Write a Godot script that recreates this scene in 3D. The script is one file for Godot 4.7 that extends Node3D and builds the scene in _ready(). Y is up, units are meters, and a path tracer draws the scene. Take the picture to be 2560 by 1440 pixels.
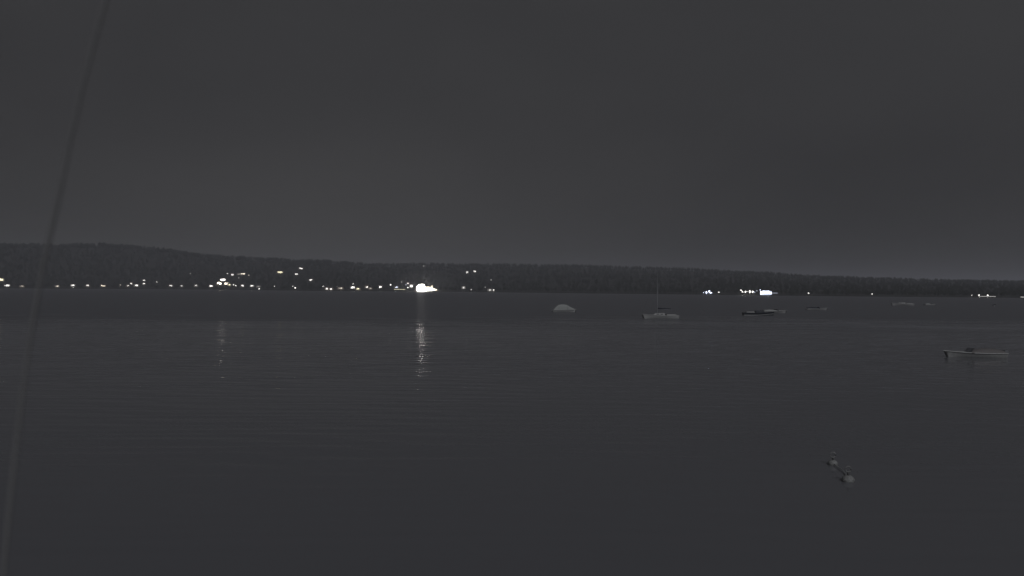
extends Node3D
# A bay at night: dark water, moored boats, a wooded far shore with houses, lamps and two floodlit waterfront buildings.

const F := 2217.0          # focal length in photograph pixels
const ROLL := 0.0066        # the camera hangs a little askew: the horizon drops towards one side
const HORIZON := 721.6     # where it crosses the middle of the frame
const EYE := 6.0           # height of the camera above the water

var rng := RandomNumberGenerator.new()
var noise := FastNoiseLite.new()
var M := {}
var used := {}
var clear_spots: Array = []

# ---------------------------------------------------------------- helpers
func lin(r: float, g: float, b: float) -> Color:
	return Color(r, g, b).linear_to_srgb()

func mat(c: Color, rough := 0.8, metal := 0.0) -> StandardMaterial3D:
	var m := StandardMaterial3D.new()
	m.albedo_color = c
	m.roughness = rough
	m.metallic = metal
	return m

func grained(c: Color, rough: float, scale: float, depth := 0.5) -> StandardMaterial3D:
	var m := mat(c, rough)
	var n := FastNoiseLite.new()
	n.seed = int(scale * 100.0) + 7
	n.frequency = 0.03
	n.fractal_octaves = 4
	var ramp := Gradient.new()
	ramp.set_color(0, Color(1.0 - depth, 1.0 - depth, 1.0 - depth))
	ramp.set_color(1, Color(1, 1, 1))
	var t := NoiseTexture2D.new()
	t.width = 256
	t.height = 256
	t.seamless = true
	t.noise = n
	t.color_ramp = ramp
	m.albedo_texture = t
	m.uv1_triplanar = true
	m.uv1_scale = Vector3.ONE * scale
	return m

func glow(c: Color, energy: float) -> StandardMaterial3D:
	var m := mat(Color(0.8, 0.8, 0.8), 0.4)
	m.emission_enabled = true
	m.emission = c
	m.emission_energy_multiplier = energy
	return m

func numbered(called: String) -> String:
	if not used.has(called):
		used[called] = 0
		return called
	used[called] += 1
	return "%s_%03d" % [called, used[called]]

func thing(called: String, label: String, category: String, at: Vector3, turn := 0.0, group := "") -> Node3D:
	var o := Node3D.new()
	o.name = numbered(called)
	add_child(o)
	o.position = at
	o.rotation.y = turn
	tag(o, label, category, group)
	return o

func tag(o: Node, label: String, category: String, group := "") -> void:
	o.set_meta("label", label)
	o.set_meta("category", category)
	if group != "":
		o.set_meta("group", group)

func begin() -> SurfaceTool:
	var st := SurfaceTool.new()
	st.begin(Mesh.PRIMITIVE_TRIANGLES)
	return st

func part(called: String, st: SurfaceTool, m: Material, parent: Node) -> MeshInstance3D:
	st.generate_normals()
	var o := MeshInstance3D.new()
	o.name = called
	o.mesh = st.commit()
	o.material_override = m
	parent.add_child(o, true)
	return o

func quad(st: SurfaceTool, a: Vector3, b: Vector3, c: Vector3, d: Vector3) -> void:
	for p in [a, b, c, a, c, d]:
		st.add_vertex(p)

func box(st: SurfaceTool, c: Vector3, s: Vector3) -> void:
	st.set_smooth_group(-1)
	var h := s * 0.5
	var v: Array = []
	for i in 8:
		v.append(c + Vector3(h.x if i & 1 else -h.x, h.y if i & 2 else -h.y, h.z if i & 4 else -h.z))
	quad(st, v[4], v[6], v[7], v[5])
	quad(st, v[1], v[3], v[2], v[0])
	quad(st, v[0], v[2], v[6], v[4])
	quad(st, v[5], v[7], v[3], v[1])
	quad(st, v[2], v[3], v[7], v[6])
	quad(st, v[0], v[4], v[5], v[1])

func gable(st: SurfaceTool, w: float, d: float, y0: float, rise: float, over := 0.4) -> void:
	# ridge along x
	st.set_smooth_group(-1)
	var x := w * 0.5 + over
	var z := d * 0.5 + over
	var a := Vector3(-x, y0, z); var b := Vector3(x, y0, z)
	var c := Vector3(x, y0, -z); var e := Vector3(-x, y0, -z)
	var r0 := Vector3(-x, y0 + rise, 0); var r1 := Vector3(x, y0 + rise, 0)
	quad(st, a, r0, r1, b)
	quad(st, c, r1, r0, e)
	for p in [a, e, r0, b, r1, c]:
		st.add_vertex(p)
	quad(st, a, b, c, e)

func tube(st: SurfaceTool, pts: Array, r0: float, r1: float, sides := 8) -> void:
	st.set_smooth_group(1)
	var rings: Array = []
	for i in pts.size():
		var p: Vector3 = pts[i]
		var dir: Vector3 = (pts[mini(i + 1, pts.size() - 1)] - pts[maxi(i - 1, 0)]).normalized()
		var u := dir.cross(Vector3.UP if absf(dir.y) < 0.9 else Vector3.RIGHT).normalized()
		var w := dir.cross(u)
		var r := lerpf(r0, r1, float(i) / (pts.size() - 1))
		var ring: Array = []
		for k in sides:
			var a := TAU * k / sides
			ring.append(p + (u * cos(a) + w * sin(a)) * r)
		rings.append(ring)
	for i in pts.size() - 1:
		for k in sides:
			var n := (k + 1) % sides
			quad(st, rings[i][k], rings[i + 1][k], rings[i + 1][n], rings[i][n])
	for e in [0, pts.size() - 1]:
		for k in sides:
			st.add_vertex(pts[e]); st.add_vertex(rings[e][k]); st.add_vertex(rings[e][(k + 1) % sides])

func ball(st: SurfaceTool, c: Vector3, r: Vector3, rings := 8, sides := 12) -> void:
	st.set_smooth_group(1)
	for i in rings:
		for k in sides:
			var q: Array = []
			for s in [[i, k], [i + 1, k], [i + 1, k + 1], [i, k + 1]]:
				var t: float = PI * s[0] / rings
				var a: float = TAU * s[1] / sides
				q.append(c + Vector3(sin(t) * cos(a), cos(t), sin(t) * sin(a)) * r)
			quad(st, q[0], q[3], q[2], q[1])

# ---------------------------------------------------------------- the lie of the land
func curve(table: Array, x: float) -> float:
	if x <= table[0][0]:
		return table[0][1]
	for i in table.size() - 1:
		if x <= table[i + 1][0]:
			var t: float = (x - table[i][0]) / (table[i + 1][0] - table[i][0])
			return lerpf(table[i][1], table[i + 1][1], t)
	return table[-1][1]

var SHORE := [[-700, 720], [0, 721], [300, 722.5], [560, 724.5], [800, 727.5], [1060, 729], [1250, 731], [1500, 734], [1770, 737], [1910, 739], [2100, 741], [2460, 744], [2560, 745], [3260, 752]]
var RIDGE := [[-700, 600], [0, 603], [130, 606], [300, 612], [430, 620], [500, 629], [580, 639], [660, 644], [760, 648], [860, 652], [960, 657], [1060, 657], [1200, 659], [1400, 660], [1520, 663], [1650, 668], [1790, 672], [1880, 677], [2000, 685], [2200, 693], [2400, 698], [2560, 702], [3260, 708]]

func sight(x: float, y: float) -> Vector2:
	# photograph pixel -> (bearing, height above the level horizon), with the camera's tilt taken out
	var u := x - 1280.0
	var w := 720.0 - y
	return Vector2(1280.0 + u * cos(ROLL) - w * sin(ROLL), u * sin(ROLL) + w * cos(ROLL) + HORIZON - 720.0)

func level(table: Array) -> Array:
	var out: Array = []
	for q in table:
		var v := sight(q[0], q[1])
		out.append([v.x, v.y])
	return out

func shore_z(x: float) -> float:
	return EYE * F / -curve(SHORE, x)

func ridge_z(x: float) -> float:
	return shore_z(x) * lerpf(1.32, 2.4, clampf((x - 300.0) / 2000.0, 0, 1))

func tree_top(x: float) -> float:
	return lerpf(11.0, 7.5, clampf(x / 2200.0, 0, 1))

func land(x: float, v: float) -> Vector3:
	# x: bearing, v: 0 at the water's edge, 1 on the ridge
	var z0 := shore_z(x)
	var z1 := ridge_z(x)
	var z := lerpf(z0, z1, v)
	var top := curve(RIDGE, x) / F * z1 + EYE - tree_top(x)
	var wx := (x - 1280.0) / F * z
	var hgt := -0.8 + 2.0 * smoothstep(0.0, 0.012, v)
	var p := pow(clampf(v, 0, 1), 1.15)
	hgt += (top - 1.2) * p
	if v > 1.0:
		hgt -= (v - 1.0) * top * 0.5
	hgt += noise.get_noise_2d(wx, z) * top * 0.07 * smoothstep(0.02, 0.25, v)
	return Vector3(wx, hgt, -z)

func spot_for(x: float, y: float, up: float) -> Vector3:
	# the place on the land whose point `up` metres above ground shows at height y
	var q := sight(x, y)
	x = q.x
	var best := land(x, 0.014)
	var v := 0.014
	while v < 1.0:
		var p := land(x, v)
		if (p.y + up - EYE) / -p.z * F >= q.y:
			return p
		best = p
		v += 0.002
	return best

func at_water(x: float, y: float) -> Vector3:
	var q := sight(x, y)
	var z := EYE * F / -q.y
	return Vector3((q.x - 1280.0) / F * z, 0, -z)

# ---------------------------------------------------------------- water
func build_water() -> void:
	var rows: Array = []
	for z in [-400.0, -150.0, -40.0, -5.0, 8.0, 14.0, 17.0]:
		rows.append(z)
	var z := 18.0
	while z < 300.0:
		rows.append(z)
		z += 0.22 if z < 60.0 else (0.32 if z < 140.0 else 0.55)
	while z < 9000.0:
		rows.append(z)
		z *= 1.12
	var cols := 300
	var waves: Array = []
	var r := RandomNumberGenerator.new()
	r.seed = 5
	for w in [[6.0, 0.002], [3.6, 0.004], [2.6, 0.009], [1.9, 0.015], [1.45, 0.018], [1.1, 0.018], [0.85, 0.014]]:
		for j in 2:
			var k: float = TAU / (w[0] * r.randf_range(0.9, 1.12))
			var a := r.randf_range(-0.42, 0.42)
			waves.append([sin(a) * k, cos(a) * k, w[1] * 1.0 / k, r.randf() * TAU])
	var patch := FastNoiseLite.new()
	patch.seed = 3
	patch.frequency = 0.012
	var verts := PackedVector3Array()
	var norms := PackedVector3Array()
	for zz in rows:
		var d := absf(zz)
		var wide: float = 0.85 * maxf(d, 30.0) + 20.0
		if zz < 18.0:
			wide = 400.0
		var reach := lerpf(0.42, 1.0, smoothstep(46.0, 78.0, zz)) * smoothstep(16.0, 24.0, zz) * (1.0 - smoothstep(125.0, 180.0, zz)) if zz > 0 else 0.0
		for c in cols + 1:
			var u := 2.0 * c / cols - 1.0
			var x: float = u * wide
			var hgt := 0.0
			var sx := 0.0
			var sz := 0.0
			if reach > 0.0:
				var amp := reach * clampf(1.2 + 0.9 * patch.get_noise_2d(x * 0.6, zz), 0.15, 1.5)
				for w in waves:
					var ph: float = w[0] * x + w[1] * zz + w[3]
					hgt += w[2] * sin(ph) * amp
					var cs: float = w[2] * cos(ph) * amp
					sx += w[0] * cs
					sz += w[1] * cs
			verts.append(Vector3(x, hgt, -zz))
			norms.append(Vector3(-sx, 1.0, sz).normalized())
	var n := cols + 1
	# calm water in the lee of this shore, ruffled by the breeze farther out, with an uneven edge between
	var parts: Array = [PackedInt32Array(), PackedInt32Array(), PackedInt32Array(), PackedInt32Array(), PackedInt32Array(), PackedInt32Array()]
	for i in rows.size() - 1:
		for c in cols:
			var a := i * n + c
			var v := verts[a]
			var edge: float = -v.z + 40.0 * patch.get_noise_2d(v.x * 0.5 + 500.0, v.z * 1.5) + 25.0 * patch.get_noise_2d(v.x * 3.0, v.z * 9.0)
			var k := clampi(int((edge - 122.0) / 13.0) + 1, 0, 5)
			parts[k].append_array([a, a + n, a + n + 1, a, a + n + 1, a + 1])
	var mesh := ArrayMesh.new()
	for k in 6:
		var arr: Array = []
		arr.resize(Mesh.ARRAY_MAX)
		arr[Mesh.ARRAY_VERTEX] = verts
		arr[Mesh.ARRAY_NORMAL] = norms
		arr[Mesh.ARRAY_INDEX] = parts[k]
		mesh.add_surface_from_arrays(Mesh.PRIMITIVE_TRIANGLES, arr)
		mesh.surface_set_material(k, M.water[k])
	var o := MeshInstance3D.new()
	o.name = "water"
	o.mesh = mesh
	o.set_meta("kind", "structure")
	add_child(o)

# ---------------------------------------------------------------- hill and wood
func build_hill() -> void:
	var vs: Array = [0.0, 0.004, 0.008, 0.012, 0.02, 0.03, 0.045, 0.06, 0.08]
	for i in range(5, 48):
		vs.append(i * 0.02)
	for v in [0.97, 1.0, 1.03, 1.08, 1.2, 1.4, 1.7]:
		vs.append(v)
	var st := begin()
	st.set_smooth_group(0)
	var cols := 340
	for v in vs:
		for c in cols + 1:
			st.add_vertex(land(-700.0 + 3960.0 * c / cols, v))
	var n := cols + 1
	for i in vs.size() - 1:
		for c in cols:
			var a := i * n + c
			for k in [a, a + n, a + n + 1, a, a + n + 1, a + 1]:
				st.add_index(k)
	var o := part("hill", st, M.soil, self)
	o.set_meta("kind", "structure")

func tree_mesh(seed_: int) -> ArrayMesh:
	var r := RandomNumberGenerator.new()
	r.seed = seed_
	var st := begin()
	tube(st, [Vector3(0, -0.06, 0), Vector3(0.01, 0.3, 0), Vector3(-0.01, 0.75, 0.01)], 0.028, 0.01, 6)
	for k in 5:
		var a := TAU * k / 5.0 + r.randf()
		var y := r.randf_range(0.25, 0.5)
		tube(st, [Vector3(0, y, 0), Vector3(cos(a) * 0.2, y + 0.16, sin(a) * 0.2)], 0.012, 0.004, 4)
	var clumps: Array = []
	for k in 16:
		var a := r.randf() * TAU
		var t := r.randf()
		var rad := sin(PI * (0.12 + 0.8 * t)) * 0.3 * sqrt(r.randf())
		clumps.append([Vector3(cos(a) * rad, 0.24 + 0.64 * t, sin(a) * rad), r.randf_range(0.09, 0.16)])
	for k in 520:
		var cl: Array = clumps[k % clumps.size()]
		var dir := Vector3(r.randfn(), r.randfn(), r.randfn()).normalized()
		var p: Vector3 = cl[0] + dir * cl[1] * pow(r.randf(), 0.4)
		var u := Vector3(r.randfn(), r.randfn(), r.randfn()).normalized() * r.randf_range(0.018, 0.034)
		var w := u.cross(Vector3(r.randfn(), r.randfn(), r.randfn()).normalized()) * 0.9
		st.set_smooth_group(-1)
		quad(st, p - u, p + w, p + u, p - w)
	st.generate_normals()
	return st.commit()

func build_wood() -> void:
	var sets: Array = [[], [], []]
	var r := RandomNumberGenerator.new()
	r.seed = 11
	var made := 0
	while made < 15000:
		var x := r.randf_range(-650, 3200)
		var v := 0.0
		if r.randf() < 0.25:
			v = r.randf_range(0.95, 1.04)
		elif r.randf() < 0.2:
			v = r.randf_range(0.01, 0.06)
		else:
			v = r.randf_range(0.03, 1.0)
		made += 1
		var p := land(x, v)
		var s := tree_top(x) * r.randf_range(0.5, 1.35)
		if v < 0.06:
			s *= 0.7
		var half := 0.34 * s / -p.z * F
		var top := (p.y + s - EYE) / -p.z * F
		var foot := (p.y - EYE) / -p.z * F
		var hit := false
		for c in clear_spots:   # every house keeps its view of the bay open and its own ground free
			if absf(x - c[0]) < half + c[2] and top > c[1] - c[3] and foot < c[1] + c[3] and -p.z < c[4] + 6.0:
				hit = true
				break
		if hit:
			continue
		var b := Basis.from_euler(Vector3(0, r.randf() * TAU, 0)).scaled(Vector3(s * r.randf_range(0.85, 1.2), s, s * r.randf_range(0.85, 1.2)))
		sets[r.randi() % 3].append(Transform3D(b, p))
	for k in 3:
		var mm := MultiMesh.new()
		mm.transform_format = MultiMesh.TRANSFORM_3D
		mm.mesh = tree_mesh(40 + k)
		mm.instance_count = sets[k].size()
		for i in sets[k].size():
			mm.set_instance_transform(i, sets[k][i])
		var o := MultiMeshInstance3D.new()
		o.name = ["wood", "thicket", "copse"][k]
		o.multimesh = mm
		o.material_override = M.foliage
		add_child(o)
		o.set_meta("kind", "stuff")
		tag(o, ["dark dense wood covering the hill behind the far shore", "dark scattered trees between the lit houses on the hill", "dark low trees filling the far hillside and its ridge"][k], "trees")

# ---------------------------------------------------------------- things on the shore
func omni(parent: Node, at: Vector3, c: Color, e: float, size: float) -> void:
	var l := OmniLight3D.new()
	l.name = "lamp_light"
	l.light_color = c
	l.light_energy = e
	l.light_size = size
	l.omni_range = 4000.0
	l.omni_attenuation = 2.0
	l.shadow_enabled = true
	parent.add_child(l, true)
	l.position = at

func tone(t: String) -> Color:
	match t:
		"warm": return Color(1.0, 0.94, 0.84)
		"cool": return Color(0.86, 0.90, 1.0)
		"yellow": return Color(1.0, 0.96, 0.78)
	return Color(1.0, 0.98, 0.95)

func glass(t: String, e: float) -> StandardMaterial3D:
	var key := "glow_%s_%.2f" % [t, e]
	if not M.has(key):
		M[key] = glow(tone(t), e)
	return M[key]

# a lake house whose lit window shows w by h pixels wide at x, y
func house(x: float, y: float, w: float, h: float, t: String, e: float, label: String, group := "") -> void:
	e *= 0.62
	w *= 0.85
	h *= 0.85
	var p := spot_for(x, y, 2.4)
	var d := -p.z
	var ww := w / F * d
	var wh := clampf(h / F * d, 0.8, 5.0)
	var up := EYE + sight(x, y).y / F * d - p.y       # window centre above the ground
	up = clampf(up, wh * 0.5 + 0.5, 9.0)
	var turn := atan2(-p.x, d) * 0.6 + rng.randf_range(-0.15, 0.15)
	var o := thing("lake_house", label, "house", p, turn, group)
	var bw := ww + rng.randf_range(3.0, 5.5)
	var bh := up + wh * 0.5 + 0.7
	var bd := rng.randf_range(6.0, 8.0)
	var m: Material = [M.wall_a, M.wall_b, M.wall_c][rng.randi() % 3]
	var st := begin()
	box(st, Vector3(0, bh * 0.5 - 0.8, -bd * 0.5), Vector3(bw, bh + 1.6, bd))
	part("wall", st, m, o)
	st = begin()
	gable(st, bw, bd, bh + 0.02, rng.randf_range(1.8, 2.8))
	var roof := part("roof", st, M.roof, o)
	roof.position.z = -bd * 0.5
	st = begin()
	box(st, Vector3(bw * 0.3, bh + 2.2, -bd * 0.3), Vector3(0.7, 2.2, 0.7))
	part("chimney", st, M.wall_b, o)
	# two or three windows of unequal size and brightness make up the lit front
	var n := maxi(2, int(ceil(ww / 4.2)))
	var cuts: Array = [0.0]
	for i in n:
		cuts.append(cuts[-1] + rng.randf_range(0.5, 1.5))
	for i in n:
		var x0: float = -ww * 0.5 + ww * cuts[i] / cuts[n]
		var x1: float = -ww * 0.5 + ww * cuts[i + 1] / cuts[n]
		var pw := (x1 - x0) * 0.86
		var ph := wh * rng.randf_range(0.45, 1.0)
		var cx := (x0 + x1) * 0.5
		var cy := up + (wh - ph) * rng.randf_range(-0.5, 0.5)
		st = begin()
		box(st, Vector3(cx, cy, 0.04), Vector3(pw, ph, 0.06))
		var win := part("window", st, glass(t, snappedf(e * [1.0, 0.75, 0.45][(i + int(x)) % 3], 0.1) + 0.05), o)
		st = begin()
		box(st, Vector3(cx, cy - ph * 0.5 - 0.06, 0.06), Vector3(pw + 0.2, 0.1, 0.14))
		part("sill", st, M.trim, win)
	omni(o, Vector3(0, up, 1.2), tone(t), e * 1.5, 0.3)
	clear_spots.append([sight(x, y).x, sight(x, y).y, w * 0.5 + 1.5, h * 0.5 + 1.5, d])

# a lamp on a post whose lit globe shows w by h pixels at x, y
func lamp(x: float, y: float, w: float, h: float, t: String, e: float, label: String, group := "", at_shore := false) -> void:
	e *= 0.8
	w *= 0.85
	h *= 0.8
	var p := spot_for(x, y, 4.0) if not at_shore else land(sight(x, y).x, 0.013)
	var d := -p.z
	var up := maxf(EYE + sight(x, y).y / F * d - p.y, 0.9)
	var r := Vector3(w / F * d * 0.5, h / F * d * 0.5, w / F * d * 0.4)
	var o := thing("shore_lamp", label, "lamp", p, 0.0, group)
	var st := begin()
	tube(st, [Vector3(0, -0.6, 0), Vector3(0, up * 0.5, 0), Vector3(0, up - r.y, 0)], 0.09, 0.06, 6)
	part("post", st, M.metal, o)
	st = begin()
	ball(st, Vector3(0, up, 0), r, 6, 10)
	part("lamp_globe", st, glass(t, e), o)
	st = begin()
	tube(st, [Vector3(0, up + r.y * 0.95, 0), Vector3(0, up + r.y + 0.12, 0)], r.x * 0.7, r.x * 0.2, 8)
	part("cap", st, M.metal, o)
	omni(o, Vector3(0, up, r.z + 0.3), tone(t), e * 1.2, 0.2)
	clear_spots.append([sight(x, y).x, sight(x, y).y, w * 0.5 + 1.5, h * 0.5 + 1.5, d])

# a wall of lit panes: part of a large building
func pane(o: Node3D, x0: float, x1: float, y0: float, y1: float, z: float, m: Material) -> void:
	var st := begin()
	box(st, Vector3((x0 + x1) * 0.5, (y0 + y1) * 0.5, z), Vector3(x1 - x0 - 0.1, y1 - y0 - 0.1, 0.06))
	part("window", st, m, o)

func floodlit_hall() -> void:
	# 27 m long waterfront hall: two storeys with chamfered gable, a lower wing, a roof lamp and a lit terrace tapering off
	var p := land(sight(1067, 728.5).x, 0.014)
	var d := -p.z
	var o := thing("waterfront_hall", "long waterfront hall blazing with warm white light, tall at one end", "building", p, atan2(-p.x, d) * 0.5)
	var k := d / F                               # metres per pixel there
	var base := EYE + sight(1067, 728.5).y * k - p.y
	var X := func(px): return (px - 1067.0) * k
	var Y := func(py): return base + (728.5 - py) * k
	var m := glass("white", 32.0)
	var mw := glass("warm", 4.0)
	var st := begin()
	var yb: float = base - 1.6
	box(st, Vector3(X.call(1052.5), (Y.call(714.5) + yb) * 0.5, -5.0), Vector3(X.call(1063.5) - X.call(1041.5), Y.call(714.5) - yb, 9.8))
	part("wall", st, M.wall_a, o)
	st = begin()
	box(st, Vector3((X.call(1063.6) + X.call(1081)) * 0.5, (Y.call(717) + yb) * 0.5, -4.6), Vector3(X.call(1081) - X.call(1063.6), Y.call(717) - yb, 9.0))
	part("wing_wall", st, M.wall_a, o)
	# gable end towards the water, with its chamfered outline
	st = begin()
	st.set_smooth_group(-1)
	var outline := [[1041.5, 716], [1046.5, 711], [1060, 710.6], [1064, 715]]
	var f0: Array = []
	var f1: Array = []
	for q in outline:
		f0.append(Vector3(X.call(q[0]), Y.call(q[1]) + 0.25, 0.3))
		f1.append(Vector3(X.call(q[0]), Y.call(q[1]) + 0.25, -10.3))
	for i in 3:
		quad(st, f0[i], f1[i], f1[i + 1], f0[i + 1])
		var dn := Vector3(0, -0.22, 0)
		quad(st, f0[i] + dn, f0[i + 1] + dn, f1[i + 1] + dn, f1[i] + dn)
		quad(st, f0[i], f0[i + 1], f0[i + 1] + dn, f0[i] + dn)
	part("roof", st, M.roof, o)
	st = begin()
	box(st, Vector3((X.call(1064) + X.call(1081.6)) * 0.5, Y.call(716.6) + 0.14, -4.4), Vector3(X.call(1081.6) - X.call(1064), 0.24, 9.8))
	part("wing_roof", st, M.roof, o)
	# lit glazing, storey by storey
	for c in [[1042.2, 1047.2], [1047.2, 1052.4], [1052.4, 1057.8], [1057.8, 1063.2]]:
		pane(o, X.call(c[0]), X.call(c[1]), Y.call(728), Y.call(722.4), 0.1, m)
		pane(o, X.call(c[0]), X.call(c[1]), Y.call(722), Y.call(716.4), 0.1, m)
	for c in [[1046, 1050.6], [1050.6, 1055.4], [1055.4, 1060.6]]:
		pane(o, X.call(c[0]), X.call(c[1]), Y.call(716), Y.call(711.4), 0.1, m)
	for c in [[1064, 1069.6], [1069.6, 1075.2], [1075.2, 1080.8]]:
		pane(o, X.call(c[0]), X.call(c[1]), Y.call(728), Y.call(722.8), 0.1, m)
		pane(o, X.call(c[0]), X.call(c[1]), Y.call(722.4), Y.call(717.2), 0.1, mw)
	# roof lamp
	st = begin()
	ball(st, Vector3(X.call(1080), Y.call(715.4), -1.2), Vector3(1.1, 0.8, 0.8))
	part("roof_lamp", st, mw, o)
	st = begin()
	tube(st, [Vector3(X.call(1080), Y.call(717) - 0.2, -1.2), Vector3(X.call(1080), Y.call(715.8), -1.2)], 0.12, 0.1, 6)
	part("lamp_post", st, M.metal, o)
	# terrace with a row of flood lamps, getting lower to the end
	st = begin()
	box(st, Vector3((X.call(1081.1) + X.call(1097)) * 0.5, (Y.call(728) + yb) * 0.5, -2.0), Vector3(X.call(1097) - X.call(1081.1), Y.call(728) - yb, 4.0))
	part("terrace", st, M.wall_b, o)
	var tops := [720.2, 721.6, 723.4, 725.2]
	for i in 4:
		var x0: float = X.call(1081.2 + i * 3.5)
		pane(o, x0, X.call(1081.2 + (i + 1) * 3.5), Y.call(727.8), Y.call(tops[i]), -0.6, mw)
	var halo := FogVolume.new()  # added fog ellipsoid, stands in for the lens glow round the hall
	halo.name = "lens_halo"
	halo.shape = RenderingServer.FOG_VOLUME_SHAPE_ELLIPSOID
	halo.size = Vector3(120, 56, 70)
	var fm := FogMaterial.new()
	fm.density = 0.0016
	fm.albedo = Color(0.95, 0.95, 0.95)
	halo.material = fm
	halo.set_meta("kind", "stuff")
	tag(halo, "added thin fog imitating lens glow round the blazing waterfront hall", "halo")
	add_child(halo)
	halo.position = p + Vector3(0, 8, 0)
	var l := AreaLight3D.new()
	l.name = "hall_light"
	l.area_size = Vector2(24.0, 5.0)
	l.light_color = tone("warm")
	l.light_energy = 6.0
	l.area_range = 4000.0
	l.shadow_enabled = true
	o.add_child(l)
	l.position = Vector3(-1.5, Y.call(722), 0.7)
	l.rotation.y = PI
	clear_spots.append([sight(1067.0, 720.0).x, sight(1067.0, 720.0).y, 34.0, 9.0, d])

func boathouse() -> void:
	var p := land(sight(1915, 738.4).x, 0.014)
	var d := -p.z
	var o := thing("boathouse", "low boathouse flooded with cold white light at the water's edge", "building", p, atan2(-p.x, d) * 0.7)
	var k := d / F
	var base := EYE + sight(1915, 738.4).y * k - p.y
	var X := func(px): return (px - 1915.0) * k
	var Y := func(py): return base + (738.4 - py) * k
	var m := glass("cool", 4.0)
	var st := begin()
	box(st, Vector3(0, (Y.call(726) + base - 1.5) * 0.5, -3.2), Vector3(X.call(1929.5) - X.call(1900.5), Y.call(726) - base + 1.5, 6.2))
	part("wall", st, M.wall_a, o)
	st = begin()
	gable(st, X.call(1929.5) - X.call(1900.5), 6.2, Y.call(726) + 0.02, 1.3, 0.35)
	part("roof", st, M.roof, o).position.z = -3.2
	var c: Array = [1901.5, 1906.8, 1912.2, 1917.6, 1923.0, 1928.6]
	for i in 5:
		pane(o, X.call(c[i]), X.call(c[i + 1]), Y.call([736.6, 738, 738, 738.3, 738.2][i]), Y.call([728.2, 727, 727.2, 727.0, 729.4][i]), 0.08, m)
	st = begin()
	ball(st, Vector3(X.call(1901), Y.call(725), 0.35), Vector3(0.5, 0.45, 0.4))
	part("wall_lamp", st, m, o)
	st = begin()
	box(st, Vector3(X.call(1936.5), Y.call(732.4), -0.2), Vector3(X.call(1943) - X.call(1930), 0.5, 0.3))
	part("strip_light", st, glass("cool", 0.5), o)
	st = begin()
	box(st, Vector3(X.call(1936.5), (Y.call(733.2) + base - 1.5) * 0.5, -0.3), Vector3(X.call(1944) - X.call(1929.6), Y.call(733.2) - base + 1.5, 0.3))
	part("fence_wall", st, M.wall_b, o)
	var l := AreaLight3D.new()
	l.name = "boathouse_light"
	l.area_size = Vector2(7.5, 2.6)
	l.light_color = tone("cool")
	l.light_energy = 3.0
	l.area_range = 4000.0
	l.shadow_enabled = true
	o.add_child(l)
	l.position = Vector3(0, Y.call(732.5), 0.6)
	l.rotation.y = PI
	clear_spots.append([sight(1917.0, 732.0).x, sight(1917.0, 732.0).y, 30.0, 8.0, d])

func lit_jetty(x0: float, x1: float, y: float, t: String, e: float, label: String) -> void:
	# a plank jetty along the shore with a strip of light under its rail
	var xm := (x0 + x1) * 0.5
	var p := land(sight(xm, y).x, 0.004)
	p.y = 0.0
	var d := -p.z
	var k := d / F
	var up := maxf(EYE + sight(xm, y).y * k, 0.9)
	var w := (x1 - x0) * k
	var o := thing("jetty", label, "jetty", p, atan2(-p.x, d) * 0.3)
	var n := int(ceil(w / 4.5))
	for i in n:
		var st := begin()
		box(st, Vector3(-w * 0.5 + w / n * (i + 0.5), up, 0.03), Vector3(w / n - 0.05, 0.42, 0.12))
		part("strip_light", st, glass(t, e), o)
	var st2 := begin()
	box(st2, Vector3(0, maxf(up - 0.75, 0.35), -1.2), Vector3(w + 2.0, 0.16, 2.4))
	part("deck", st2, M.wood, o)
	st2 = begin()
	box(st2, Vector3(0, up + 0.32, 0.0), Vector3(w + 1.0, 0.1, 0.16))
	part("rail", st2, M.wood, o)
	for i in n + 1:
		st2 = begin()
		var x := -w * 0.5 + w / n * i
		tube(st2, [Vector3(x, -1.2, -0.15), Vector3(x, up * 0.5, -0.15), Vector3(x, up + 0.26, -0.15)], 0.12, 0.1, 6)
		part("pile", st2, M.wood, o)
	clear_spots.append([sight(xm, y).x, sight(xm, y).y, (x1 - x0) * 0.5 + 2.0, 3.0, d])

# ---------------------------------------------------------------- boats
func half_beam(t: float, beam: float, transom: float) -> float:
	# t 0 at the stern, 1 at the bow
	var full := pow(maxf(1.0 - pow(t, 2.6), 0.0), 0.8)
	return beam * 0.5 * full * lerpf(transom, 1.0, smoothstep(0.0, 0.45, t))

func sheer(t: float, free: float) -> float:
	return free * (0.9 + 0.42 * pow(maxf(t - 0.25, 0.0) / 0.75, 2.0) + 0.06 * pow(1.0 - t, 2.0))

func hull_station(t: float, s: float, L: float, beam: float, free: float, transom: float, flare := 1.0) -> Vector3:
	# s from 0 (keel) to 1 (gunwale)
	var b := half_beam(t, beam, transom)
	var draft := 0.28 * (1.0 - 0.75 * pow(t, 3.0))
	var y := lerpf(-draft, sheer(t, free), s)
	var w := b * pow(s, 0.42 + 0.5 * t * t)
	var rake := 0.06 * L * s * pow(t, 4.0)
	return Vector3(L * (t - 0.5) + rake, y, w * flare)

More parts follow.
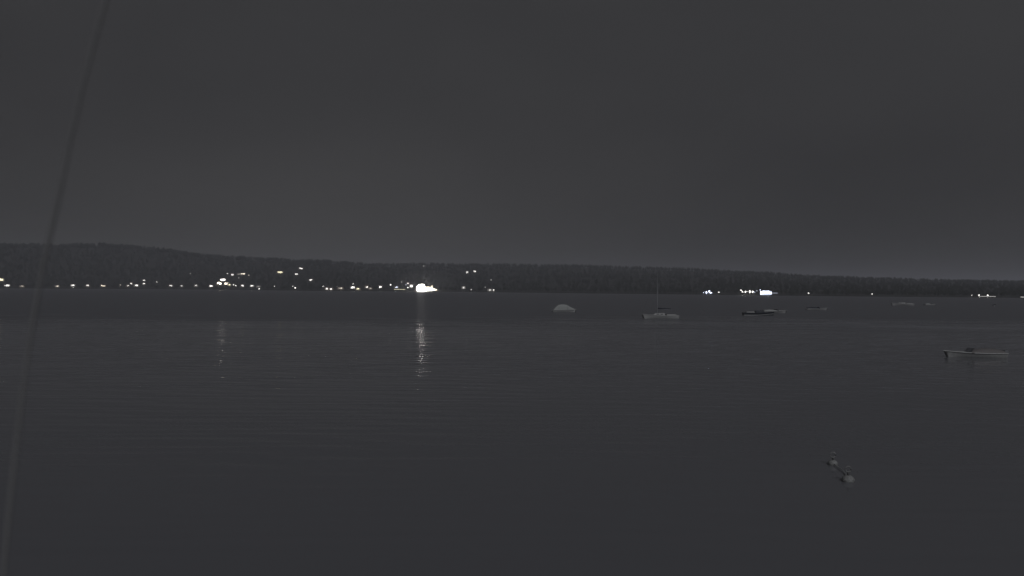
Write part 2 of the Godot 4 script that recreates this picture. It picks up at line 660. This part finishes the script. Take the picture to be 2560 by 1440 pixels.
func hull(o: Node3D, L: float, beam: float, free: float, transom: float, hm: Material, dm: Material, rm: Material, stripe: Material = null) -> void:
	var st := begin()
	st.set_smooth_group(1)
	var nt := 18
	var ns := 7
	for side in [1.0, -1.0]:
		for i in nt:
			for j in ns:
				var q: Array = []
				for e in [[i, j], [i + 1, j], [i + 1, j + 1], [i, j + 1]]:
					var v := hull_station(float(e[0]) / nt, float(e[1]) / ns, L, beam, free, transom)
					q.append(Vector3(v.x, v.y, v.z * side))
				if side > 0:
					quad(st, q[0], q[3], q[2], q[1])
				else:
					quad(st, q[0], q[1], q[2], q[3])
	st.set_smooth_group(-1)
	for j in ns:   # transom
		var a := hull_station(0, float(j) / ns, L, beam, free, transom)
		var b := hull_station(0, float(j + 1) / ns, L, beam, free, transom)
		quad(st, a, b, Vector3(b.x, b.y, -b.z), Vector3(a.x, a.y, -a.z))
	part("hull", st, hm, o)
	st = begin()
	st.set_smooth_group(1)
	for i in nt:   # crowned deck, a little below the gunwale
		var a := hull_station(float(i) / nt, 1.0, L, beam, free, transom, 0.97)
		var b := hull_station(float(i + 1) / nt, 1.0, L, beam, free, transom, 0.97)
		a.y -= 0.05; b.y -= 0.05
		var ca := Vector3(a.x, a.y + 0.1, 0)
		var cb := Vector3(b.x, b.y + 0.1, 0)
		quad(st, a, ca, cb, b)
		quad(st, ca, Vector3(a.x, a.y, -a.z), Vector3(b.x, b.y, -b.z), cb)
	part("deck", st, dm, o)
	for side in [1.0, -1.0]:
		st = begin()
		var pts: Array = []
		for i in nt + 1:
			var v := hull_station(float(i) / nt, 1.0, L, beam, free, transom, 1.005)
			pts.append(Vector3(v.x, v.y, v.z * side))
		tube(st, pts, 0.045, 0.04, 6)
		part("gunwale", st, rm, o)
		if stripe:
			st = begin()
			pts = []
			for i in nt + 1:
				var v := hull_station(float(i) / nt, 0.36 + 0.1 * pow(float(i) / nt, 2.0), L, beam, free, transom, 1.01)
				pts.append(Vector3(v.x, v.y, v.z * side))
			tube(st, pts, 0.07, 0.05, 6)
			part("boot_stripe", st, stripe, o)

func cabin(o: Node3D, x0: float, x1: float, w: float, y0: float, h: float, m: Material, wm: Material) -> void:
	var st := begin()
	st.set_smooth_group(-1)
	var lo := [Vector3(x0, y0, w * 0.5), Vector3(x1, y0, w * 0.36), Vector3(x1, y0, -w * 0.36), Vector3(x0, y0, -w * 0.5)]
	var hi := [Vector3(x0 + 0.12, y0 + h, w * 0.42), Vector3(x1 - 0.55, y0 + h * 0.9, w * 0.28), Vector3(x1 - 0.55, y0 + h * 0.9, -w * 0.28), Vector3(x0 + 0.12, y0 + h, -w * 0.42)]
	for i in 4:
		var j := (i + 1) % 4
		quad(st, lo[i], hi[i], hi[j], lo[j])
	quad(st, hi[0], hi[3], hi[2], hi[1])
	var c := part("cabin", st, m, o)
	for side in [1.0, -1.0]:
		for k in 2:
			st = begin()
			var t := 0.28 + 0.34 * k
			var q := Vector3(lerpf(x0, x1, t), y0 + h * 0.52, (lerpf(w * 0.465, w * 0.33, t)) * side)
			box(st, q, Vector3((x1 - x0) * 0.2, h * 0.3, 0.05))
			part("cabin_window", st, wm, c)

func sailboat(at: Vector3, turn: float, L: float, mast: float, dark: bool, label: String, called := "sailboat") -> Node3D:
	var o := thing(called, label, "sailboat", at, turn, "moored boats")
	var hm: Material = M.hull_dark if dark else M.hull_white
	hull(o, L, L * 0.3, L * 0.095, 0.72, hm, M.deck, M.hull_white if not dark else M.hull_dark, M.hull_white if dark else null)
	var dy := L * 0.09
	cabin(o, -L * 0.1, L * 0.24, L * 0.18, dy, 0.5, M.hull_dark if dark else M.deck, M.window_dark)
	var st := begin()
	box(st, Vector3(-L * 0.28, dy + 0.12, 0), Vector3(L * 0.26, 0.26, L * 0.19))
	part("cockpit_coaming", st, M.deck, o)
	if mast > 0.0:
		st = begin()
		tube(st, [Vector3(L * 0.1, dy, 0), Vector3(L * 0.1, mast * 0.5, 0), Vector3(L * 0.1, mast, 0)], 0.085, 0.055, 8)
		part("mast", st, M.alloy, o)
		st = begin()
		tube(st, [Vector3(L * 0.1, dy + 1.25, 0), Vector3(-L * 0.3, dy + 1.2, 0)], 0.05, 0.05, 6)
		part("boom", st, M.alloy, o)
		st = begin()
		tube(st, [Vector3(L * 0.08, dy + 1.42, 0), Vector3(-L * 0.08, dy + 1.4, 0), Vector3(-L * 0.29, dy + 1.33, 0)], 0.16, 0.09, 8)
		part("sail_cover", st, M.canvas_dark, o)
		for e in [[Vector3(L * 0.54, dy + 0.4, 0), 1.0], [Vector3(-L * 0.49, dy, 0), 1.0], [Vector3(L * 0.08, dy, L * 0.14), 0.96], [Vector3(L * 0.08, dy, -L * 0.14), 0.96]]:
			st = begin()
			tube(st, [e[0], Vector3(L * 0.1, mast * e[1], 0)], 0.012, 0.012, 4)
			part("stay", st, M.alloy, o)
		st = begin()
		tube(st, [Vector3(L * 0.1, mast * 0.55, -0.7), Vector3(L * 0.1, mast * 0.55, 0.7)], 0.03, 0.03, 5)
		part("spreader", st, M.alloy, o)
	st = begin()
	box(st, Vector3(-L * 0.505, 0.05, 0), Vector3(0.06, 0.7, 0.3))
	part("rudder", st, M.wood, o)
	return o

func motorboat(at: Vector3, turn: float, L: float, cover: Material, label: String) -> Node3D:
	var o := thing("motorboat", label, "motorboat", at, turn, "moored boats")
	hull(o, L, L * 0.36, L * 0.085, 0.88, M.hull_white, M.deck, M.hull_white)
	var dy := L * 0.085
	var st := begin()   # windscreen
	for s in [1.0, -1.0]:
		quad(st, Vector3(L * 0.14, dy, s * L * 0.14), Vector3(L * 0.07, dy + 0.42, s * L * 0.13), Vector3(L * 0.1, dy + 0.42, 0), Vector3(L * 0.18, dy + 0.02, 0))
	part("windscreen", st, M.window_dark, o)
	st = begin()
	st.set_smooth_group(1)
	for i in 8:   # cockpit cover stretched over a hoop
		for j in 6:
			var q: Array = []
			for e in [[i, j], [i + 1, j], [i + 1, j + 1], [i, j + 1]]:
				var t: float = e[0] / 8.0
				var a: float = PI * e[1] / 6.0
				var hh := 0.1 + 0.3 * sin(PI * clampf(t * 0.8 + 0.12, 0, 1))
				q.append(Vector3(L * lerpf(-0.46, 0.12, t), dy + sin(a) * hh, cos(a) * L * 0.155))
			quad(st, q[0], q[1], q[2], q[3])
	part("cockpit_cover", st, cover, o)
	st = begin()
	box(st, Vector3(-L * 0.53, dy * 0.9, 0), Vector3(0.34, 0.55, 0.36))
	box(st, Vector3(-L * 0.53, -0.05, 0), Vector3(0.16, 0.9, 0.14))
	part("outboard_motor", st, M.motor_grey, o)
	return o

func canopy_boat(at: Vector3, turn: float, label: String) -> void:
	# six metre cruiser wrapped in a tall pale cover: trapezium outline
	var L := 5.9
	var o := thing("covered_cruiser", label, "motorboat", at, turn, "moored boats")
	hull(o, L, 2.3, 0.62, 0.9, M.hull_white, M.deck, M.hull_white)
	var st := begin()
	st.set_smooth_group(1)
	var prof := [[-2.85, 0.66, 0.98], [-2.3, 1.35, 0.98], [-1.45, 1.98, 0.8], [-0.3, 2.06, 0.78], [0.85, 1.9, 0.74], [1.6, 1.4, 0.66], [2.5, 1.0, 0.4], [2.95, 0.82, 0.12]]
	for i in prof.size() - 1:
		for j in 8:
			var q: Array = []
			for e in [[i, j], [i + 1, j], [i + 1, j + 1], [i, j + 1]]:
				var pr: Array = prof[e[0]]
				var a: float = PI * e[1] / 8.0
				var cx := signf(cos(a)) * pow(absf(cos(a)), 0.5)
				var sy := pow(maxf(sin(a), 0.0), 0.5)
				q.append(Vector3(pr[0], 0.6 + (pr[1] - 0.6) * sy, cx * pr[2] * 1.12))
			quad(st, q[0], q[1], q[2], q[3])
	var cv := part("canvas_cover", st, M.canvas, o)
	for x in [-1.45, 0.85]:
		st = begin()
		var pts: Array = []
		for j in 9:
			var a := PI * j / 8.0
			pts.append(Vector3(x, 0.6 + (1.36 if x < 0 else 1.3) * pow(maxf(sin(a), 0.0), 0.5), signf(cos(a)) * pow(absf(cos(a)), 0.5) * 0.9))
		tube(st, pts, 0.035, 0.035, 5)
		part("hoop", st, M.canvas, cv)
	st = begin()
	box(st, Vector3(-3.1, 0.45, 0), Vector3(0.36, 0.6, 0.4))
	box(st, Vector3(-3.1, -0.1, 0), Vector3(0.16, 0.8, 0.14))
	part("outboard_motor", st, M.motor_grey, o)

func buoy(at: Vector3, r: float, label: String) -> void:
	var o := thing("mooring_buoy", label, "buoy", at, 0.0, "mooring buoys")
	var st := begin()
	ball(st, Vector3(0, r * 0.25, 0), Vector3(r, r * 0.8, r), 10, 16)
	part("float", st, M.float_grey, o)
	st = begin()
	tube(st, [Vector3(0, r * 0.9, 0), Vector3(0, r * 1.5, 0)], 0.04, 0.03, 6)
	part("stem", st, M.float_grey, o)
	st = begin()
	var pts: Array = []
	for k in 13:
		var a := TAU * k / 12.0
		pts.append(Vector3(cos(a) * 0.09, r * 1.5 + 0.09 + sin(a) * 0.09, 0))
	tube(st, pts, 0.02, 0.02, 5)
	part("ring", st, M.float_grey, o)

# ---------------------------------------------------------------- scene
func _ready() -> void:
	# camera
	var cam := Camera3D.new()
	cam.name = "camera"
	cam.fov = rad_to_deg(2.0 * atan(720.0 / F))
	cam.near = 0.05
	cam.far = 12000.0
	add_child(cam)
	cam.position = Vector3(0, EYE, 0)
	cam.rotation = Vector3(atan((HORIZON - 720.0) / F), 0, ROLL)
	cam.current = true
	var lens := CameraAttributesPhysical.new()      # focused on the far shore: the cable close by is soft
	lens.frustum_focal_length = 12.0 / (720.0 / F)
	lens.frustum_focus_distance = 700.0
	lens.frustum_near = 0.05
	lens.frustum_far = 12000.0
	lens.exposure_aperture = 1.6
	cam.attributes = lens
	# sky
	var sky := ProceduralSkyMaterial.new()
	sky.sky_top_color = Color(0.196, 0.196, 0.204)
	sky.sky_horizon_color = Color(0.176, 0.176, 0.176)
	sky.sky_curve = 0.09
	sky.ground_bottom_color = Color(0.12, 0.12, 0.13)
	sky.ground_horizon_color = Color(0.2, 0.2, 0.2)
	sky.sky_energy_multiplier = 1.0
	sky.sky_cover = sky_clouds()
	sky.sky_cover_modulate = Color(1, 1, 1, 1)
	var env := Environment.new()
	env.background_mode = Environment.BG_SKY
	env.sky = Sky.new()
	env.sky.sky_material = sky
	env.tonemap_mode = Environment.TONE_MAPPER_LINEAR
	env.tonemap_exposure = 1.0
	env.sdfgi_enabled = true
	env.ssao_enabled = true
	env.ssil_enabled = true
	env.fog_enabled = true
	env.fog_density = 0.00017
	env.volumetric_fog_enabled = true      # only for the fog added round the hall as its glow
	env.volumetric_fog_density = 0.0
	env.fog_light_color = Color(0.8, 0.8, 0.83)
	var we := WorldEnvironment.new()
	we.name = "world"
	we.environment = env
	add_child(we)
	# unseen light added behind the camera to brighten boats, water and hill
	var rear_fill := DirectionalLight3D.new()
	rear_fill.name = "rear_fill"
	rear_fill.light_energy = 0.3
	rear_fill.light_color = Color(0.96, 0.97, 1.0)
	rear_fill.light_angular_distance = 10.0
	rear_fill.shadow_enabled = true
	rear_fill.sky_mode = DirectionalLight3D.SKY_MODE_LIGHT_ONLY
	add_child(rear_fill)
	rear_fill.rotation = Vector3(deg_to_rad(-36), deg_to_rad(14), 0)

	rng.seed = 20
	noise.seed = 9
	noise.frequency = 0.004
	noise.fractal_octaves = 4
	SHORE = level(SHORE)
	RIDGE = level(RIDGE)
	materials()
	build_water()
	build_hill()
	shore_things()
	build_wood()
	boats()
	near_things()

func sky_clouds() -> ImageTexture:
	# thin night cloud, slightly uneven, lit a little by the towns behind the hill
	var w := 1024
	var h := 512
	var img := Image.create(w, h, false, Image.FORMAT_RGBAF)
	var n := FastNoiseLite.new()
	n.seed = 4
	n.frequency = 1.6
	n.fractal_octaves = 5
	for j in h:
		var el := PI * (0.5 - (j + 0.5) / h)
		for i in w:
			var az := wrapf(TAU * (i + 0.5) / w, -PI, PI)       # 0 straight ahead
			var c := Vector3(cos(el) * sin(az), sin(el) * 2.2, -cos(el) * cos(az))
			var a := clampf(0.5 + 0.9 * n.get_noise_3dv(c), 0.0, 1.0)
			var town := exp(-pow((az + 0.26) / 0.3, 2.0) - pow((el - 0.02) / 0.17, 2.0))   # glow of the town beyond the hill in the thin cloud
			a = clampf(a * 0.75 + 1.15 * town, 0.0, 3.0)
			img.set_pixel(i, j, Color(0.010, 0.0098, 0.0095, a))
	return ImageTexture.create_from_image(img)

func materials() -> void:
	M.water = []
	for rough in [0.05, 0.09, 0.14, 0.2, 0.28, 0.36]:       # from still to ruffled by the breeze
		var w := mat(lin(0.142, 0.142, 0.15), rough)
		w.metallic_specular = 0.2
		M.water.append(w)
	M.soil = grained(lin(0.1, 0.1, 0.09), 0.95, 0.05)
	M.foliage = mat(lin(0.085, 0.09, 0.08), 0.8)
	M.wall_a = grained(lin(0.55, 0.53, 0.48), 0.85, 0.4, 0.3)
	M.wall_b = grained(lin(0.28, 0.26, 0.24), 0.9, 0.4, 0.4)
	M.wall_c = grained(lin(0.42, 0.36, 0.3), 0.9, 0.4, 0.35)
	M.roof = grained(lin(0.09, 0.08, 0.08), 0.85, 0.6, 0.4)
	M.trim = mat(lin(0.6, 0.6, 0.58), 0.6)
	M.wood = grained(lin(0.2, 0.17, 0.13), 0.85, 0.7, 0.5)
	M.metal = mat(lin(0.18, 0.18, 0.19), 0.5, 0.6)
	M.alloy = mat(lin(0.5, 0.5, 0.52), 0.45, 0.4)
	M.hull_white = grained(lin(0.52, 0.52, 0.5), 0.35, 0.5, 0.2)
	M.hull_dark = grained(lin(0.06, 0.065, 0.075), 0.3, 0.5, 0.2)
	M.float_grey = grained(lin(0.4, 0.4, 0.385), 0.7, 2.0, 0.5)
	M.motor_grey = mat(lin(0.16, 0.16, 0.165), 0.4)
	M.deck = grained(lin(0.42, 0.42, 0.4), 0.7, 0.8, 0.25)
	M.canvas = grained(lin(0.4, 0.41, 0.39), 0.9, 1.1, 0.25)
	M.canvas_dark = grained(lin(0.05, 0.055, 0.07), 0.9, 1.1, 0.25)
	M.canvas_red = grained(lin(0.2, 0.185, 0.18), 0.9, 1.1, 0.25)
	M.window_dark = mat(lin(0.08, 0.08, 0.085), 0.15)
	M.rope = grained(lin(0.335, 0.33, 0.325), 0.9, 30.0, 0.5)

func shore_things() -> void:
	floodlit_hall()
	boathouse()
	var row := "lit houses in a row along the far shore"
	# at the foot of the highest part of the hill
	house(3, 700, 11, 8, "yellow", 3.0, "bright yellow lit house above a white lit one, far shore below highest hill")
	house(17, 713.5, 14, 4.5, "white", 3.0, "white lit house on the shore below the bright yellow one")
	house(55, 715.5, 8, 3.5, "warm", 0.9, "dimly lit house beside the cable, alone on the far shore")
	house(143, 715.5, 8, 3.5, "warm", 1.2, "dim warm house, first of the shore row past the cable", row)
	house(182, 713.5, 10, 4.0, "white", 3.0, "white lit house with a faint lamp at the water below it", row)
	lamp(183, 718, 3, 3, "white", 0.5, "faint lamp at the water below a lit house", "", true)
	house(219, 713.5, 7, 3.5, "white", 2.4, "small lit house between the one above a lamp and a wide warm one", row)
	house(258, 714, 12, 4.0, "warm", 2.4, "house with a wide warm window, last of four evenly spaced shore houses", row)
	lamp(301, 712.5, 4, 3, "warm", 0.35, "very faint lamp among the shore houses")
	house(320, 714, 5, 3, "white", 1.6, "house with a tiny lit window below the one just uphill", row)
	house(328, 709, 5, 4, "white", 2.0, "lit house just uphill of two shore houses")
	house(341, 713.5, 8, 4, "white", 3.0, "bright house at the foot of the slope below the stacked pair", row)
	house(360, 701, 6.5, 3.2, "white", 2.4, "upper of two lit houses standing one above the other")
	house(360, 709, 6, 3.2, "white", 2.2, "lower of two lit houses standing one above the other")
	lamp(392, 705, 3.5, 3.5, "white", 0.6, "faint lamp alone above the shore row")
	house(427, 714, 8, 4.5, "white", 3.0, "bright shore house standing alone past the faint lone lamp", row)
	house(454, 714.5, 5, 3, "white", 1.2, "house with a small dim window between two brighter shore houses", row)
	house(490, 714, 6, 4, "white", 2.0, "shore house between the small dim window and the bright cluster's neighbour", row)
	house(528, 715, 9, 5, "white", 3.0, "bright shore house just before the cluster of lit houses", row)
	lamp(476, 684, 3, 3, "white", 0.4, "faint lone lamp high on the dark hillside")
	# bright cluster
	house(548, 708.5, 11, 6, "warm", 26.0, "widest bright warm house in the cluster of lit houses")
	house(557, 700, 13, 5, "white", 20.0, "topmost bright white house in the cluster of lit houses")
	house(567, 709.5, 13, 6, "warm", 5.0, "bright warm house beside the widest one in the cluster")
	house(574, 712, 6, 3.5, "yellow", 2.5, "small yellowish lit house at the edge of the bright cluster")
	lamp(569, 684, 3.5, 3, "white", 0.9, "small lamp beside the upper street of lit houses")
	house(581, 687.5, 6.5, 6, "white", 2.5, "lit house with a tall window in the upper street")
	house(597, 685, 7, 3.5, "warm", 0.25, "house with a dim reddish window in the upper street")
	house(607, 684.5, 12, 4, "warm", 3.0, "house with a wide lit window in the upper street")
	lamp(622, 688, 4, 3, "warm", 0.6, "faint lamp at the end of the upper street")
	lamp(597, 694.5, 3, 3, "white", 0.4, "faint lamp below the upper street")
	lamp(584, 712, 4, 3.5, "white", 1.5, "shore lamp just beside the bright cluster")
	lamp(589.5, 714, 4, 3.5, "white", 1.2, "second shore lamp from the bright cluster")
	house(606, 714.5, 7, 5, "white", 3.0, "shore house next to the two lamps beside the bright cluster", row)
	house(630, 714.5, 8.5, 4, "white", 2.4, "shore house next to the dim one behind a low round lamp", row)
	house(646, 716, 6, 3, "warm", 0.25, "dim house behind a small lamp on the water's edge")
	lamp(648, 722, 4.5, 4.5, "white", 1.4, "round lamp low at the water's edge below a dim house", "", true)
	lamp(686, 715.5, 3, 3, "white", 0.8, "tiny lamp alone on a dark stretch of shore")
	lamp(732, 715.5, 4, 3, "white", 0.7, "faint upper lamp of a pair on the shore")
	lamp(738, 719.5, 4.5, 4.5, "white", 2.0, "brighter lower lamp of a pair on the shore", "", true)
	house(700, 680.5, 13, 5, "yellow", 3.5, "house with a wide warm window alone high on the hillside")
	house(741, 685.5, 8, 5, "white", 2.2, "lit house midway up the hill, below the highest lit one")
	house(752, 671, 10, 4.5, "white", 3.0, "highest lit house on the hillside")
	house(777, 700, 8, 5, "white", 2.4, "lowest of the scattered lit houses on the hillside")
	lamp(808, 716, 4, 3.5, "white", 0.7, "faint lamp behind a pair of twin lit windows")
	house(817, 724, 5.5, 5.5, "white", 2.8, "lit house with the taller window of a touching pair by the water", "touching pair of lit houses")
	house(827, 724, 5.5, 4.5, "white", 2.6, "lit house with the lower window of a touching pair by the water", "touching pair of lit houses")
	lamp(843.5, 716, 3.5, 3, "white", 0.8, "small lamp above a dim wide window")
	house(851, 720.5, 11, 4, "warm", 0.9, "house with a dim wide window on the shore")
	house(882, 718, 11, 6, "white", 4.0, "bright house with a lamp above it, up the shore from the blazing hall")
	lamp(883, 709.5, 3, 4, "white", 1.0, "lamp above a bright shore house")
	house(895, 722, 8, 3.8, "yellow", 2.5, "yellowish house by the water next to a bright one")
	house(917, 717, 6, 6, "white", 2.8, "house with a tall lit window beside a dim one")
	house(926, 721, 6, 4, "warm", 0.5, "dim house beside one with a tall lit window")
	house(951, 717.5, 7, 7, "white", 3.0, "house with the tallest lit window on the shore")
	lamp(955, 713, 4, 3, "white", 1.2, "lamp right above the tallest lit window")
	lamp(976.5, 712, 4.5, 5, "white", 1.6, "lamp uphill of a lit jetty")
	house(991, 718, 8, 5, "cool", 2.6, "lit house right above the lit jetty")
	lit_jetty(985, 1013, 723.4, "yellow", 1.4, "jetty with a long thin yellow strip of light beside the blazing hall")
	lamp(1004, 705, 3.5, 3, "white", 0.6, "faint lamp above the lit jetty")
	lamp(1015, 712, 4, 3, "cool", 0.7, "faint cold lamp between the lit jetty and the blazing hall")
	house(1022, 708.5, 11, 3.8, "white", 3.2, "upper lit house next to the blazing hall")
	house(1028, 715.5, 8, 7, "white", 4.0, "lit house almost touching the tall end of the blazing hall")
	lamp(1020, 719, 4.5, 3.5, "white", 1.8, "lamp by the water beside the blazing hall")
	lamp(1059, 665, 4, 4, "white", 0.3, "faint lamp high on the hill above the blazing hall")
	# beyond the hall
	house(1168, 681.5, 6, 6, "white", 2.0, "lower of two lit houses together high on the hill")
	house(1187, 678.5, 6, 4.5, "white", 2.4, "upper of two lit houses together high on the hill")
	house(1159, 719, 4.5, 6, "white", 1.4, "small lit house alone past the blazing hall")
	lamp(1178, 724, 4, 4, "white", 0.5, "faint lamp at the water past the blazing hall", "", true)
	lamp(1213, 718, 3, 3, "white", 0.3, "very faint lamp on the dark wooded shore")
	house(1225, 726, 5.5, 5, "white", 1.5, "small lit house beside a thin lamp, end of the lit shore")
	lamp(1234, 725.5, 3.2, 6, "white", 1.2, "thin tall lamp at the end of the lit shore", "", true)
	lamp(1228, 700, 3, 3, "white", 0.3, "very faint lamp high in the dark wood")
	# the cold lights
	var pier := "cold lamps of the small marina"
	lamp(1759, 731.5, 3, 3, "cool", 1.2, "smallest of the blue-white lamps in a tight group", "", true)
	lamp(1766, 731, 4.5, 8, "cool", 3.5, "tall blue-white lamp in a tight group", "", true)
	lamp(1773, 728.5, 5, 7, "cool", 3.5, "highest blue-white lamp in a tight group", "", true)
	lamp(1777, 732.3, 8, 3.5, "cool", 3.0, "wide low blue-white lamp in a tight group", "", true)
	lamp(1797, 730.5, 5, 4, "white", 1.3, "single small lamp next to the blue-white group", "", true)
	lamp(1852.5, 725.5, 5.5, 3.2, "white", 2.0, "flat wide dock lamp, first of the row toward the blue-white group", pier, true)
	lamp(1856, 729.5, 4, 5, "white", 2.0, "dock lamp right below the flat wide one", pier, true)
	lamp(1863.5, 729.5, 5, 6, "white", 2.4, "round dock lamp between the flat wide one and the tallest", pier, true)
	lamp(1868.5, 729, 3, 3, "white", 0.5, "faint tiny dock lamp right beside the tallest one", pier, true)
	lamp(1874.5, 729, 4.5, 9.5, "white", 2.6, "tallest dock lamp in the row beside the cold white boathouse", pier, true)
	lamp(1881.5, 729.5, 5, 7, "white", 2.4, "dock lamp between the tallest one and a faint narrow one", pier, true)
	lamp(1886.5, 730.5, 2.5, 4, "cool", 0.6, "faint narrow cold dock lamp in the row by the boathouse", pier, true)
	lamp(1892, 727, 4.5, 2.5, "cool", 0.6, "faint flat cold dock lamp nearest the boathouse", pier, true)
	lamp(2021, 733, 4.5, 4.5, "white", 1.1, "single lamp on the dark shore nearest the boathouse", "", true)
	lamp(2180, 735, 4.5, 4.5, "white", 0.6, "single faint lamp halfway along the empty dark shore", "", true)
	lamp(2429.5, 740, 3, 4, "white", 0.5, "faint lamp just off the end of the lit jetty with lamps", "", true)
	lit_jetty(2449, 2488, 741, "white", 0.5, "jetty with a thin white strip of light and two lamps")
	lamp(2447, 740, 4, 5, "white", 1.3, "lamp at the end of the thin white lit jetty", "", true)
	lamp(2469, 740, 5, 4, "white", 1.6, "lamp at the middle of the thin white lit jetty", "", true)
	lit_jetty(2552, 2566, 743, "white", 0.8, "short lit jetty at the far end of the shore")

func boats() -> void:
	canopy_boat(at_water(1410, 780.5), 0.08, "cruiser under a tall pale canvas cover, moored alone")
	sailboat(at_water(1652, 796.5), PI + 0.12, 7.4, 9.6, false, "pale sailboat with a bare mast, moored alone broadside")
	sailboat(at_water(1895, 788.5), 0.1, 7.4, 0.0, true, "dark hulled sailboat without a mast, pale stripe at its waterline")
	motorboat(at_water(1934, 783.0), 0.25, 7.0, M.canvas, "pale motorboat moored close behind the dark hulled boat")
	motorboat(at_water(2041, 775.5), 0.05, 6.4, M.canvas_dark, "low pale motorboat with a dark cockpit cover")
	sailboat(at_water(2257, 763.8), PI - 0.1, 8.8, 0.0, false, "pale mastless sailboat among the farthest moored boats")
	motorboat(at_water(2324, 763.2), 0.2, 5.0, M.canvas, "small pale motorboat next to the farthest sailboat")
	motorboat(at_water(2486, 765.5), 0.9, 3.8, M.canvas_dark, "smallest pale motorboat, moored near the thin lit jetty")
	motorboat(at_water(2438, 893.0), PI - 0.06, 5.1, M.canvas_red, "low motorboat with a faded brownish cockpit cover, moored nearest")

func near_things() -> void:
	buoy(at_water(2082, 1162), 0.17, "pale round mooring buoy, the farther end of a floating line")
	buoy(at_water(2120, 1204), 0.2, "larger pale mooring buoy, at the nearer end of a floating line")
	var a := at_water(2082, 1162)
	var b := at_water(2120, 1204)
	var st := begin()
	var pts: Array = []
	for i in 13:
		var t := i / 12.0
		pts.append(a.lerp(b, t) + Vector3(sin(t * PI) * 0.12, 0.05 + 0.01 * sin(t * 20.0), 0))
	tube(st, pts, 0.015, 0.015, 6)
	var l := part("floating_line", st, M.canvas, self)
	tag(l, "pale line floating between two mooring buoys", "rope")
	# cable hanging close by the camera
	var d := 2.4
	var row := [[330, -260], [296, -130], [263, 0], [232, 110], [205, 215], [176, 345], [152, 465], [128, 575], [106, 670], [86, 780], [70, 880], [55, 990], [41, 1110], [28, 1230], [17, 1340], [8, 1440], [-3, 1600], [-14, 1850], [-20, 2600], [-22, 4000], [-22, 6200]]
	pts = []
	for q in row:
		var e := sight(q[0], q[1])
		pts.append(Vector3((e.x - 1280.0) / F * d, EYE + e.y / F * d, -d))
	st = begin()
	tube(st, pts, 0.0068, 0.0068, 10)
	var c := part("cable", st, M.rope, self)
	tag(c, "thin grey cable hanging down close in front of the view", "cable")
